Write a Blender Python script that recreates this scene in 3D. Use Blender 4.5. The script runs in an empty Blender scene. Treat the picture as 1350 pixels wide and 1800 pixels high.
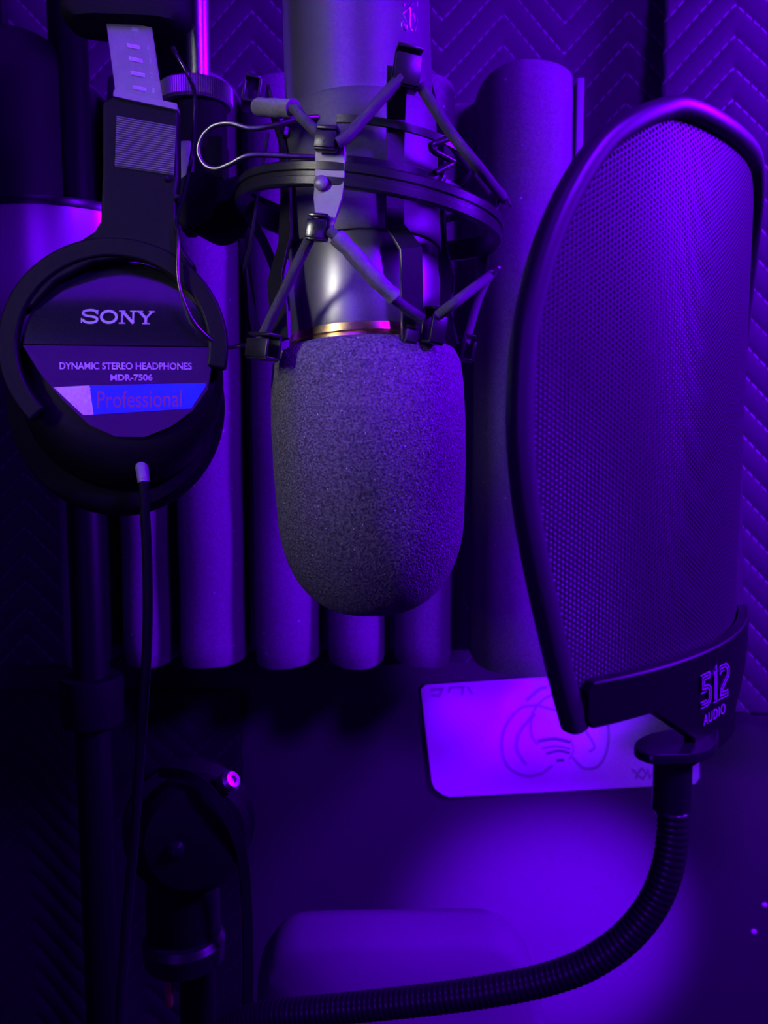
import bpy, bmesh, math, random
from mathutils import Vector, Matrix
random.seed(7)
SC = bpy.context.scene
COL = SC.collection
V = Vector
PI = math.pi

# ------------------------------------------------------------------ camera
F = 1500.0                       # focal length in pixels of a 1350x1800 frame
PITCH = math.radians(6.0)
CAM = V((0, 0, 1.40))
RT = V((1, 0, 0)); FW = V((0, math.cos(PITCH), -math.sin(PITCH))); UP = V((0, math.sin(PITCH), math.cos(PITCH)))
cd = bpy.data.cameras.new('camera'); cam = bpy.data.objects.new('camera', cd); COL.objects.link(cam)
cam.location = CAM; cam.rotation_euler = (PI/2 - PITCH, 0, 0)
cd.sensor_fit = 'VERTICAL'; cd.sensor_height = 32.0; cd.lens = 32.0 * F / 1800.0
cd.clip_start = 0.01; cd.clip_end = 50
cd.dof.use_dof = True; cd.dof.focus_distance = 0.30; cd.dof.aperture_fstop = 20
SC.camera = cam

# ------------------------------------------------------------------ world and lights
w = bpy.data.worlds.new('world'); SC.world = w; w.use_nodes = True
bg = w.node_tree.nodes['Background']; bg.inputs[0].default_value = (0.13, 0.0, 1.0, 1); bg.inputs[1].default_value = 0.06
VIO = (0.14, 0.0, 1.0)

def aim(o, target):
    o.rotation_euler = (V(target) - o.location).to_track_quat('-Z', 'Y').to_euler()
def area(name, loc, target, size, power, color, sy=None, spread=180):
    l = bpy.data.lights.new(name, 'AREA'); l.energy = power; l.color = color; l.size = size
    if sy: l.shape = 'RECTANGLE'; l.size_y = sy
    l.spread = math.radians(spread)
    o = bpy.data.objects.new(name, l); COL.objects.link(o); o.location = loc; aim(o, target); return o
def spot(name, loc, target, angle, blend, power, color, radius=0.02):
    l = bpy.data.lights.new(name, 'SPOT'); l.energy = power; l.color = color
    l.spot_size = math.radians(angle); l.spot_blend = blend; l.shadow_soft_size = radius
    o = bpy.data.objects.new(name, l); COL.objects.link(o); o.location = loc; aim(o, target); return o
area('violet_key_light', (0.65, 0.33, 1.70), (-0.05, 0.55, 1.40), 0.14, 18.0, VIO)
area('violet_high_light', (0.36, -0.12, 1.80), (0.02, 0.35, 1.42), 0.12, 12.0, VIO)
area('violet_front_fill', (-0.20, -0.25, 1.47), (-0.05, 0.35, 1.42), 0.24, 0.65, VIO)  # added fill, lifts the windscreen and mirrors in the ear cup plate
area('violet_upper_fill', (-0.16, -0.02, 1.86), (-0.08, 0.33, 1.45), 0.22, 0.8, VIO)  # added fill overhead, no such lamp; gives the upper cup plate its reflection
spot('violet_low_light', (0.28, 0.30, 1.03), (0.155, 0.74, 0.935), 36, 0.95, 75.0, VIO, 0.02)
spot('card_fill_light', (0.27, 0.42, 1.13), (0.140, 0.74, 1.195), 36, 0.4, 8.5, VIO, 0.02)  # added spot that only brightens the card
area('white_left_light', (-0.33, 0.02, 1.58), (0.0, 0.33, 1.46), 0.03, 0.038, (1.0, 0.97, 0.90), 0.20, spread=31)  # narrow white strip light at the left, aimed at the microphone

SC.view_settings.view_transform = 'Standard'; SC.view_settings.look = 'None'
SC.view_settings.exposure = 0.0; SC.view_settings.gamma = 1.0; SC.view_settings.use_curve_mapping = False

# ------------------------------------------------------------------ points
def ray(px, py):
    return FW + RT * ((px - 675.0) / F) + UP * ((900.0 - py) / F)
def P(px, py, d):
    return CAM + ray(px, py) * d
def PY(px, py, Y):
    r = ray(px, py); return CAM + r * (Y / r.y)
def PC(px, py, A, D, R, front=True):
    "where the sight line meets a cylinder of radius R about the axis A, D"
    r = ray(px, py); D = D.normalized()
    o = CAM - A; o = o - D * o.dot(D); q = r - D * r.dot(D)
    a = q.dot(q); b = o.dot(q); c = o.dot(o) - R*R
    disc = b*b - a*c
    s = (-b / a) if disc <= 0 else ((-b - math.sqrt(disc)) / a if front else (-b + math.sqrt(disc)) / a)
    return CAM + r * s

# ------------------------------------------------------------------ materials
def mat(name, color, rough=0.5, metal=0.0, spec=0.5, noise=0.0, nscale=400, bump=0.0, bscale=900, bdist=0.0004, coat=0.0, sheen=0.0):
    m = bpy.data.materials.new(name); m.use_nodes = True
    nt = m.node_tree; b = nt.nodes['Principled BSDF']
    b.inputs['Base Color'].default_value = (*color, 1); b.inputs['Roughness'].default_value = rough
    b.inputs['Metallic'].default_value = metal; b.inputs['Specular IOR Level'].default_value = spec
    b.inputs['Coat Weight'].default_value = coat; b.inputs['Coat Roughness'].default_value = 0.08
    b.inputs['Sheen Weight'].default_value = sheen
    tc = nt.nodes.new('ShaderNodeTexCoord')
    n = nt.nodes.new('ShaderNodeTexNoise'); n.inputs['Scale'].default_value = nscale; n.inputs['Detail'].default_value = 4
    nt.links.new(tc.outputs['Object'], n.inputs['Vector'])
    if noise > 0:
        mx = nt.nodes.new('ShaderNodeMix'); mx.data_type = 'RGBA'
        mx.inputs[6].default_value = (*[c*(1-noise) for c in color], 1); mx.inputs[7].default_value = (*[min(1, c*(1+noise)) for c in color], 1)
        nt.links.new(n.outputs['Fac'], mx.inputs[0]); nt.links.new(mx.outputs[2], b.inputs['Base Color'])
    if bump > 0:
        n2 = nt.nodes.new('ShaderNodeTexNoise'); n2.inputs['Scale'].default_value = bscale; n2.inputs['Detail'].default_value = 3
        nt.links.new(tc.outputs['Object'], n2.inputs['Vector'])
        bp = nt.nodes.new('ShaderNodeBump'); bp.inputs['Strength'].default_value = bump; bp.inputs['Distance'].default_value = bdist
        nt.links.new(n2.outputs['Fac'], bp.inputs['Height']); nt.links.new(bp.outputs['Normal'], b.inputs['Normal'])
    return m
M = {}
M['wall'] = mat('wall_paint', (0.052, 0.052, 0.056), 0.75, noise=0.06, nscale=30, bump=0.15, bscale=300)
M['floor'] = mat('floor_carpet', (0.05, 0.05, 0.055), 0.95, noise=0.3, nscale=300, bump=0.4)
M['black'] = mat('black_plastic', (0.006, 0.006, 0.0065), 0.45, spec=0.15, noise=0.15, nscale=200, bump=0.08, bscale=2500, bdist=0.0001)
M['gloss'] = mat('black_gloss_plastic', (0.010, 0.010, 0.012), 0.20, coat=0.3, noise=0.1, nscale=100)
M['matte'] = mat('black_matte', (0.006, 0.006, 0.0065), 0.75, spec=0.15, noise=0.2, nscale=300, bump=0.2, bscale=1200)
M['blackmetal'] = mat('black_enamelled_steel', (0.03, 0.03, 0.032), 0.30, metal=0.6, noise=0.25, nscale=700, bump=0.25, bscale=1400, bdist=0.0002)
M['post'] = mat('grey_black_steel', (0.06, 0.06, 0.062), 0.38, metal=0.5, noise=0.2, nscale=900, bump=0.2, bscale=1800, bdist=0.0001)
M['mic'] = mat('satin_black_metal', (0.22, 0.22, 0.23), 0.34, metal=0.8, noise=0.05, nscale=900, bump=0.05, bscale=3000, bdist=0.0001)
M['sleeve'] = mat('sleeve_rubber', (0.07, 0.07, 0.075), 0.5, metal=0.3, noise=0.25, nscale=900, bump=0.25, bscale=1500, bdist=0.0002)
M['chrome'] = mat('chrome', (0.60, 0.59, 0.59), 0.34, metal=1.0, noise=0.05, nscale=200, bump=0.25, bscale=900, bdist=0.0004)
M['brass'] = mat('brass', (0.85, 0.62, 0.30), 0.25, metal=1.0, noise=0.1, nscale=600)
M['cord'] = mat('elastic_cord', (0.05, 0.05, 0.052), 0.8, noise=0.5, nscale=2500, bump=0.6, bscale=3000, bdist=0.0003)
M['tape'] = mat('cloth_tape', (0.16, 0.155, 0.16), 0.8, noise=0.3, nscale=900, bump=0.6, bscale=900, bdist=0.0005)
M['steel'] = mat('brushed_steel', (0.22, 0.215, 0.215), 0.45, metal=0.6, noise=0.15, nscale=250)
M['slot'] = mat('slot_edge', (0.5, 0.5, 0.5), 0.3, metal=0.8)
M['silver'] = mat('silver_print', (0.55, 0.55, 0.58), 0.35, metal=0.6)
M['greyprint'] = mat('grey_print', (0.30, 0.30, 0.32), 0.5)
M['blue'] = mat('blue_badge', (0.02, 0.05, 0.75), 0.3, metal=0.2)
M['pinkfoil'] = mat('silver_foil', (0.75, 0.60, 0.60), 0.35, metal=0.6)
M['badgeink'] = mat('badge_print', (0.35, 0.05, 0.22), 0.4)
M['card'] = mat('white_card', (0.85, 0.84, 0.84), 0.6, noise=0.02, nscale=40)
M['ink'] = mat('card_ink', (0.42, 0.40, 0.44), 0.7)
M['inkdark'] = mat('card_dark_ink', (0.16, 0.15, 0.18), 0.7)
M['mesh'] = mat('perforated_steel', (0.035, 0.035, 0.036), 0.5, metal=0.0)
M['meshback'] = mat('inner_mesh_painted_lit', (0.80, 0.80, 0.81), 0.5, metal=0.0)  # pale colour stands in for light coming through the outer mesh
M['rim'] = mat('rubber_rim', (0.035, 0.035, 0.037), 0.40, noise=0.1, nscale=400)
M['goose'] = mat('gooseneck_steel', (0.02, 0.02, 0.021), 0.26, metal=0.35)
M['chair'] = mat('chair_fabric', (0.16, 0.16, 0.165), 0.9, noise=0.1, nscale=500, bump=0.2, bscale=900)
M['drum'] = mat('drum_painted_sheen', (0.45, 0.45, 0.46), 0.30, metal=0.5)  # dark drum painted pale to stand in for its violet reflection
M['logo'] = mat('logo_print', (0.45, 0.45, 0.48), 0.5)
M['red'] = mat('red_lever', (0.20, 0.02, 0.04), 0.5)
M['gasket'] = mat('strip_plastic', (0.20, 0.20, 0.21), 0.35)

def foam_mat(name, base, scale, strength, dist, speck):
    m = mat(name, base, 0.9)
    nt = m.node_tree; b = nt.nodes['Principled BSDF']
    tc = nt.nodes.new('ShaderNodeTexCoord')
    v = nt.nodes.new('ShaderNodeTexVoronoi'); v.inputs['Scale'].default_value = scale
    n = nt.nodes.new('ShaderNodeTexNoise'); n.inputs['Scale'].default_value = scale*0.9; n.inputs['Detail'].default_value = 5
    nt.links.new(tc.outputs['Object'], v.inputs['Vector']); nt.links.new(tc.outputs['Object'], n.inputs['Vector'])
    ad = nt.nodes.new('ShaderNodeMath'); ad.operation = 'ADD'
    nt.links.new(v.outputs['Distance'], ad.inputs[0]); nt.links.new(n.outputs['Fac'], ad.inputs[1])
    bp = nt.nodes.new('ShaderNodeBump'); bp.inputs['Strength'].default_value = strength; bp.inputs['Distance'].default_value = dist
    nt.links.new(ad.outputs[0], bp.inputs['Height']); nt.links.new(bp.outputs['Normal'], b.inputs['Normal'])
    # pale specks: lint on the panel, painted sparkle on the windscreen
    v2 = nt.nodes.new('ShaderNodeTexVoronoi'); v2.inputs['Scale'].default_value = speck[0]
    nt.links.new(tc.outputs['Object'], v2.inputs['Vector'])
    lt = nt.nodes.new('ShaderNodeMath'); lt.operation = 'LESS_THAN'; lt.inputs[1].default_value = speck[1]
    nt.links.new(v2.outputs['Distance'], lt.inputs[0])
    cr = nt.nodes.new('ShaderNodeMapRange'); cr.inputs[1].default_value = 0.35; cr.inputs[2].default_value = 0.65
    nt.links.new(n.outputs['Fac'], cr.inputs[0])
    mx = nt.nodes.new('ShaderNodeMix'); mx.data_type = 'RGBA'
    mx.inputs[6].default_value = (*[c*(0.45 if scale > 1000 else 0.7) for c in base], 1); mx.inputs[7].default_value = (*[c*(1.6 if scale > 1000 else 1.3) for c in base], 1)
    nt.links.new(cr.outputs[0], mx.inputs[0])
    m2 = nt.nodes.new('ShaderNodeMix'); m2.data_type = 'RGBA'; m2.inputs[7].default_value = (0.75, 0.75, 0.75, 1)
    nt.links.new(lt.outputs[0], m2.inputs[0]); nt.links.new(mx.outputs[2], m2.inputs[6]); nt.links.new(m2.outputs[2], b.inputs['Base Color'])
    return m
M['windscreen'] = foam_mat('windscreen_foam', (0.12, 0.12, 0.123), 1250, 1.0, 0.0007, (420, 0.075))
M['foampanel'] = foam_mat('charcoal_foam', (0.145, 0.145, 0.15), 900, 0.35, 0.0004, (85, 0.055))

def quilt_mat(name, base, thread, period, amp, spacing):
    m = mat(name, base, 0.85)
    nt = m.node_tree; b = nt.nodes['Principled BSDF']
    uv = nt.nodes.new('ShaderNodeUVMap'); uv.uv_map = 'UVMap'
    sp = nt.nodes.new('ShaderNodeSeparateXYZ'); nt.links.new(uv.outputs[0], sp.inputs[0])
    def mth(op, a, bb=None, c=None):
        n = nt.nodes.new('ShaderNodeMath'); n.operation = op
        for i, x in enumerate((a, bb, c)):
            if x is None: continue
            if isinstance(x, (int, float)): n.inputs[i].default_value = x
            else: nt.links.new(x, n.inputs[i])
        return n.outputs[0]
    pp = mth('PINGPONG', sp.outputs[0], period/2)
    q = mth('MULTIPLY_ADD', pp, amp/(period/2), sp.outputs[1])
    fr = mth('FRACT', mth('DIVIDE', q, spacing))
    d = mth('MULTIPLY', mth('ABSOLUTE', mth('SUBTRACT', fr, 0.5)), spacing)
    line = mth('LESS_THAN', d, 0.0011)
    dash = mth('GREATER_THAN', mth('FRACT', mth('DIVIDE', sp.outputs[0], 0.0052)), 0.30)
    mask = mth('MULTIPLY', line, dash)
    n = nt.nodes.new('ShaderNodeTexNoise'); n.inputs['Scale'].default_value = 25
    tc = nt.nodes.new('ShaderNodeTexCoord'); nt.links.new(tc.outputs['Object'], n.inputs['Vector'])
    mk = mth('MULTIPLY', mask, mth('MULTIPLY', n.outputs['Fac'], 1.3))
    mx = nt.nodes.new('ShaderNodeMix'); mx.data_type = 'RGBA'
    mx.inputs[6].default_value = (*base, 1); mx.inputs[7].default_value = (*thread, 1)
    nt.links.new(mk, mx.inputs[0]); nt.links.new(mx.outputs[2], b.inputs['Base Color'])
    bp = nt.nodes.new('ShaderNodeBump'); bp.inputs['Strength'].default_value = 0.25; bp.inputs['Distance'].default_value = 0.0015
    h = mth('MINIMUM', d, 0.006); h2 = mth('MULTIPLY', h, 150.0)
    h3 = mth('MULTIPLY_ADD', n.outputs['Fac'], 0.6, h2)
    nt.links.new(h3, bp.inputs['Height']); nt.links.new(bp.outputs['Normal'], b.inputs['Normal'])
    return m
QP, QA, QS = 0.098, 0.052, 0.0225
M['quiltdark'] = quilt_mat('quilted_blanket_shaded', (0.012, 0.012, 0.013), (0.04, 0.04, 0.04), QP, QA, QS)  # blackened to put the shade low on the left into the cloth
M['quilt'] = quilt_mat('quilted_blanket_navy', (0.042, 0.042, 0.046), (0.26, 0.26, 0.28), QP, QA, QS)
M['quilt2'] = quilt_mat('quilted_blanket_lit', (0.050, 0.050, 0.054), (0.40, 0.40, 0.42), QP, QA, QS)  # lighter than the back blanket, white light put into the colour

# ------------------------------------------------------------------ mesh builder
def perp(t, hint=V((0, 0, 1))):
    a = hint - t*hint.dot(t)
    if a.length < 1e-5: a = V((1, 0, 0)) - t*t.x
    return a.normalized()
def smooth_path(pts, n=6, closed=False):
    pts = [V(p) for p in pts]; out = []
    N = len(pts); rng = range(N if closed else N-1)
    for i in rng:
        p0 = pts[(i-1) % N] if (closed or i > 0) else pts[0]*2 - pts[1]
        p1 = pts[i]; p2 = pts[(i+1) % N]
        p3 = pts[(i+2) % N] if (closed or i+2 < N) else p2*2 - p1
        for k in range(n):
            t = k/n
            out.append(0.5*((2*p1) + (p2-p0)*t + (2*p0-5*p1+4*p2-p3)*t*t + (3*p1-p0-3*p2+p3)*t**3))
    if not closed: out.append(pts[-1])
    return out
class MB:
    def __init__(s): s.v = []; s.f = []
    def vert(s, p): s.v.append(V(p)); return len(s.v)-1
    def loft(s, rings, closed_ring=True, closed_path=False, caps=True):
        idx = [[s.vert(p) for p in r] for r in rings]
        n = len(rings[0]); m = len(rings)
        for i in range(m if closed_path else m-1):
            a = idx[i]; b = idx[(i+1) % m]
            for j in range(n if closed_ring else n-1):
                k = (j+1) % n; s.f.append((a[j], a[k], b[k], b[j]))
        if caps and not closed_path and closed_ring:
            s.f.append(tuple(reversed(idx[0]))); s.f.append(tuple(idx[-1]))
        return s
    def sweep(s, path, prof, hint, closed=False, scale=None):
        "prof: list of (side, out); hint: outward vector or function of point"
        path = [V(p) for p in path]; m = len(path); rings = []
        for i, p in enumerate(path):
            a = path[(i-1) % m] if (closed or i > 0) else p
            b = path[(i+1) % m] if (closed or i < m-1) else p
            t = (b-a).normalized()
            h = hint(p) if callable(hint) else hint
            o = perp(t, h); sd = t.cross(o).normalized()
            k = scale[i] if scale else 1.0
            if not isinstance(k, tuple): k = (k, k)
            rings.append([p + sd*x*k[0] + o*y*k[1] for x, y in prof])
        return s.loft(rings, closed_path=closed)
    def tube(s, path, r, n=12, closed=False):
        path = [V(p) for p in path]; m = len(path)
        rr = r if isinstance(r, (list, tuple)) else [r]*m
        # parallel transport
        rings = []; o = None
        for i, p in enumerate(path):
            a = path[(i-1) % m] if (closed or i > 0) else p
            b = path[(i+1) % m] if (closed or i < m-1) else p
            t = (b-a).normalized(); o = perp(t, o if o else V((0.1, 0.3, 1)))
            sd = t.cross(o)
            rings.append([p + (sd*math.cos(2*PI*k/n) + o*math.sin(2*PI*k/n))*rr[i] for k in range(n)])
        return s.loft(rings, closed_path=closed)
    def strip(s, path, wd, th, hint, bev=0.3, closed=False, scale=None):
        a, b = wd/2, th/2; c = b*bev*1.2
        prof = [(-a+c, -b), (a-c, -b), (a, -b+c), (a, b-c), (a-c, b), (-a+c, b), (-a, b-c), (-a, -b+c)]
        return s.sweep(path, prof, hint, closed, scale)
    def lathe(s, A, D, prof, n=64, sx=1.0, ex=None):
        D = V(D).normalized(); e1 = perp(D, ex if ex else V((1, 0, 0))); e2 = D.cross(e1)
        rings = [[V(A) + D*t + (e1*math.cos(2*PI*k/n)*sx + e2*math.sin(2*PI*k/n))*max(r, 1e-5) for k in range(n)] for t, r in prof]
        return s.loft(rings)
    def box(s, c, ax, ay, az, bev=0.0):
        "rounded box: centre and three half-axis vectors, chamfered edges"
        c = V(c); L = [a.length for a in (ax, ay, az)]; b = bev if bev else min(L)*0.12
        u = [a.normalized() for a in (ax, ay, az)]
        bm = bmesh.new(); bmesh.ops.create_cube(bm, size=2)
        for v in bm.verts:
            v.co = V((v.co.x*L[0], v.co.y*L[1], v.co.z*L[2]))
        bmesh.ops.bevel(bm, geom=list(bm.edges), offset=min(b, min(L)*0.9), segments=2, affect='EDGES', profile=0.5)
        base = len(s.v); bm.verts.index_update()
        for v in bm.verts: s.v.append(c + u[0]*v.co.x + u[1]*v.co.y + u[2]*v.co.z)
        for f in bm.faces: s.f.append(tuple(base + v.index for v in f.verts))
        bm.free(); return s
    def prism(s, poly, off, bev=0):
        "poly: list of 3D points, extruded by vector off"
        off = V(off); n = len(poly)
        a = [s.vert(p) for p in poly]; b = [s.vert(V(p)+off) for p in poly]
        s.f.append(tuple(reversed(a))); s.f.append(tuple(b))
        for i in range(n): k = (i+1) % n; s.f.append((a[i], a[k], b[k], b[i]))
        return s
    def stroke(s, pts, wd, fn, sub=1, closed=False):
        "flat mark: polyline of 2D points of width wd, put on a surface by fn(x, y)"
        pts = [V((p[0], p[1])) for p in pts]
        if sub > 1:
            q = []
            for i in range(len(pts)-1 + (1 if closed else 0)):
                a, b = pts[i], pts[(i+1) % len(pts)]
                q += [a.lerp(b, k/sub) for k in range(sub)]
            if not closed: q.append(pts[-1])
            pts = q
        m = len(pts); L = []; Rr = []
        for i in range(m):
            a = pts[(i-1) % m] if (closed or i > 0) else pts[i]
            b = pts[(i+1) % m] if (closed or i < m-1) else pts[i]
            t1 = (pts[i]-a); t2 = (b-pts[i])
            if t1.length < 1e-9: t1 = t2
            if t2.length < 1e-9: t2 = t1
            t1 = t1.normalized(); t2 = t2.normalized(); t = (t1+t2)
            t = t.normalized() if t.length > 1e-6 else t1
            nn = V((-t.y, t.x)); k = 1/max(0.5, nn.dot(V((-t1.y, t1.x))))
            L.append(pts[i] + nn*wd/2*k); Rr.append(pts[i] - nn*wd/2*k)
        a = [s.vert(fn(p.x, p.y)) for p in L]; b = [s.vert(fn(p.x, p.y)) for p in Rr]
        for i in range(m if closed else m-1):
            k = (i+1) % m; s.f.append((a[i], b[i], b[k], a[k]))
        return s
    def flat(s, poly, fn):
        s.f.append(tuple(s.vert(fn(x, y)) for x, y in poly)); return s
    def build(s, name, material, parent=None, smooth=40, fixn=True, loc=None):
        if parent is None:
            c = V(loc) if loc is not None else sum(s.v, V((0, 0, 0)))/len(s.v)
        else:
            c = V(parent['_o']) if '_o' in parent else V((0, 0, 0))
        me = bpy.data.meshes.new(name); me.from_pydata([tuple(v-c) for v in s.v], [], s.f); me.update()
        if fixn:
            bm = bmesh.new(); bm.from_mesh(me); bmesh.ops.recalc_face_normals(bm, faces=bm.faces); bm.to_mesh(me); bm.free()
        me.materials.append(material)
        if smooth:
            me.polygons.foreach_set('use_smooth', [True]*len(me.polygons)); me.set_sharp_from_angle(angle=math.radians(smooth))
        o = bpy.data.objects.new(name, me); COL.objects.link(o)
        if parent is None: o.location = c
        else: o.parent = parent
        o['_o'] = tuple(c)
        return o
def thing(name, label, cat, loc, group=None):
    o = bpy.data.objects.new(name, None); COL.objects.link(o); o.location = loc; o.empty_display_size = 0.02
    o['label'] = label; o['category'] = cat; o['_o'] = tuple(loc)
    if group: o['group'] = group
    return o
def tag(o, label, cat, group=None, kind=None):
    if label: o['label'] = label
    if cat: o['category'] = cat
    if group: o['group'] = group
    if kind: o['kind'] = kind
    return o
def text_mesh(mb, txt, fn, size=1.0, wx=1.0, offset=0.0, space=1.0):
    "letters laid out in unit height, x from 0 to 1 over the line; fn(x, y)"
    cu = bpy.data.curves.new('t', 'FONT'); cu.body = txt; cu.size = 1; cu.offset = offset; cu.space_character = space; cu.resolution_u = 4
    ob = bpy.data.objects.new('t', cu); COL.objects.link(ob)
    dg = bpy.context.evaluated_depsgraph_get(); me = bpy.data.meshes.new_from_object(ob.evaluated_get(dg))
    xs = [v.co.x for v in me.vertices]; ys = [v.co.y for v in me.vertices]
    x0, x1, y0, y1 = min(xs), max(xs), min(ys), max(ys)
    b = len(mb.v)
    for v in me.vertices: mb.v.append(V(fn((v.co.x-x0)/(x1-x0), (v.co.y-y0)/(y1-y0))))
    for p in me.polygons: mb.f.append(tuple(b+i for i in p.vertices))
    bpy.data.objects.remove(ob); bpy.data.curves.remove(cu); bpy.data.meshes.remove(me)

# ------------------------------------------------------------------ the setting
WY = 0.74
o = MB().box((0, WY+0.05, 1.25), V((1.6, 0, 0)), V((0, 0.05, 0)), V((0, 0, 1.25)), 0.002).build('wall_back', M['wall']); o['kind'] = 'structure'
o = MB().box((0, -0.4, -0.03), V((1.6, 0, 0)), V((0, 1.25, 0)), V((0, 0, 0.03)), 0.002).build('floor', M['floor']); o['kind'] = 'structure'

def quilt(name, fn, W, H, step, material, s0=0.0, t0=0.0):
    "fn(s, t) -> base point and normal; the stitched chevrons are pressed in"
    nx = int(W/step); ny = int(H/step); me = bpy.data.meshes.new(name); vs = []; uvs = []
    for j in range(ny+1):
        for i in range(nx+1):
            s = W*i/nx; t = H*j/ny; p, n = fn(s, t)
            S, T = s+s0, t+t0
            pp = abs(((S + QP/2) % QP) - QP/2)
            q = ((T + pp*QA/(QP/2)) / QS) % 1.0; d = abs(q-0.5)*QS
            h = 0.0010*(1-math.exp(-(d/0.004)**2)) + 0.004*math.sin(S*23+1.3*math.sin(T*9)) + 0.003*math.sin(T*17+S*7)
            vs.append(tuple(p + n*h)); uvs.append((S, T))
    fs = [(j*(nx+1)+i, j*(nx+1)+i+1, (j+1)*(nx+1)+i+1, (j+1)*(nx+1)+i) for j in range(ny) for i in range(nx)]
    c = sum((V(v) for v in vs), V((0, 0, 0)))/len(vs)
    me.from_pydata([tuple(V(v)-c) for v in vs], [], fs); uvl = me.uv_layers.new(name='UVMap')
    for l in me.loops: uvl.data[l.index].uv = uvs[l.vertex_index]
    me.materials.append(material); me.polygons.foreach_set('use_smooth', [True]*len(me.polygons))
    o = bpy.data.objects.new(name, me); COL.objects.link(o); o.location = c
    sm = o.modifiers.new('thickness', 'SOLIDIFY'); sm.thickness = 0.006; sm.offset = -1 if False else 1
    return o
BY = 0.705
zt = PY(675, -40, BY).z; zb = PY(675, 1165, BY).z
xl = PY(-60, 0, BY).x; xr = PY(1230, 0, BY).x
def q_back(s, t):
    x = xl + s; return V((x, BY + 0.004*math.sin(x*14), zb + t)), V((0, -1, 0))
# apexes of the zigzag stand near x = 885 px
ax = PY(885, 40, BY).x - xl
q1 = quilt('moving_blanket', q_back, xr-xl, zt-zb, 0.003, M['quilt'], s0=(-ax) % QP + 0.0, t0=0.008)
tag(q1, 'dark quilted moving blanket with zigzag stitching hanging behind the ribbed foam panel', 'blanket')
x0 = PY(1150, 600, 0.675).x
def q_right(s, t):
    a = math.radians(-14)
    return V((x0 + s*math.cos(a) - 0.0*t, 0.675 + s*math.sin(a), PY(675, 1235, 0.675).z + t)), V((math.sin(a), -math.cos(a), 0))
q2 = quilt('moving_blanket', q_right, 0.20, PY(675, -60, 0.675).z - PY(675, 1235, 0.675).z, 0.003, M['quilt2'], s0=(-(PY(1295, 60, 0.66).x - x0)) % QP, t0=0.0)
tag(q2, 'quilted blanket fold painted lighter for white light at the right edge, behind the round pop filter', 'blanket')
def q_low(s, t):
    return PY(-60, 1215, 0.712) + V((s, -0.012*math.exp(-((s-0.10)/0.03)**2), -t)), V((0, -1, 0))
q3 = quilt('moving_blanket', q_low, 0.235, 0.33, 0.003, M['quiltdark'], s0=0.0, t0=0.0)  # blanket enlarged across the wall to stand in for shade
tag(q3, 'dark quilted blanket low at the left, enlarged and blackened for shade, below the headphones', 'blanket')

# ------------------------------------------------------------------ ribbed acoustic foam panel
FY = 0.655                         # back face of the panel
ridges = [(122, 44, 0.055), (232, 44, 0.055), (352, 60, 0.058), (492, 60, 0.058), (622, 54, 0.055), (748, 54, 0.055), (924, 82, 0.078)]
prof = []
YF = 0.60
for cx_, hw, dp in ridges:
    x = PY(cx_, 742, YF).x; h = hw*YF/F
    for k in range(17):
        a = PI*(k/16.0); ca = -math.cos(a); sa = math.sin(a)
        prof.append((x + h*math.copysign(abs(ca)**0.85, ca), FY - dp*(sa**0.62) - 0.002))
prof.sort(key=lambda q: q[0])
zT = PY(790, 128, 0.60).z; zB = PY(600, 1176, 0.60).z
mb = MB(); rings = []
nz = 60
for j in range(nz+1):
    f = j/nz; ring = []
    ed = min(f, 1-f)*nz
    for x, y in prof:
        z = zB + (zT-zB)*f
        dy = 0.004*max(0, 1.5-ed)/1.5 if y < FY-0.02 else 0
        ring.append(V((x, y + dy + 0.0008*math.sin(z*60+x*40), z + 0.0012*math.sin(x*90))))
    ring.append(V((prof[-1][0]+0.003, FY+0.018, zB+(zT-zB)*f))); ring.append(V((prof[0][0]-0.003, FY+0.018, zB+(zT-zB)*f)))
    rings.append(ring)
mb.loft(rings)
fp = thing('acoustic_foam_panel', 'tall charcoal acoustic foam panel with rounded vertical ridges behind the microphone', 'foam panel', (0.0, FY, zB))
mb.build('ribbed_foam', M['foampanel'], fp, smooth=60)
xe = PY(1006, 250, 0.62)
mb = MB().box((xe.x, 0.615, (zT+zB)/2 - 0.004), V((0.0024, 0, 0)), V((0, 0.018, 0)), V((0, 0, (zT-zB)/2)), 0.0008)
mb.build('edge_strip', M['gasket'], fp)

# ------------------------------------------------------------------ card with a drawing, pinned under the panel
CY = WY - 0.003
def card(px, py, off=0.0): return PY(px, py, CY - off)
poly = [(740, 1212), (748, 1204), (960, 1190), (1215, 1180), (1226, 1188), (1230, 1368), (1222, 1378), (1000, 1390), (790, 1401), (778, 1397), (764, 1386), (759, 1374)]
cardroot = thing('card', 'white rectangular card with a faint winged insect drawing below the foam panel', 'card', card(985, 1390))
MB().prism([card(*p) for p in poly], (0, 0.0028, 0)).build('paper', M['card'], cardroot, smooth=0)
cf = lambda x, y: card(x, y, 0.0005)
def crv(pts, n=6):
    return [(p.x, p.y) for p in smooth_path([V((a, b, 0)) for a, b in pts], n)]
mb = MB()
for pts, wd in [([(945, 1240), (915, 1245), (890, 1275), (882, 1310), (892, 1345), (920, 1363), (950, 1360), (972, 1345)], 5),
                ([(940, 1255), (915, 1285), (908, 1315), (925, 1345)], 6),
                ([(985, 1215), (955, 1230), (936, 1255), (934, 1290), (945, 1310)], 4),
                ([(945, 1240), (975, 1248), (1000, 1250)], 4),
                ([(1005, 1330), (1025, 1350), (1050, 1348), (1065, 1325), (1070, 1295), (1068, 1270)], 5),
                ([(1030, 1285), (1045, 1312), (1035, 1322)], 5), ([(925, 1232), (948, 1212), (962, 1208)], 6),
                ([(1003, 1300), (1008, 1318), (1000, 1335)], 3)]:
    mb.stroke(crv(pts), wd, cf)
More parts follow.
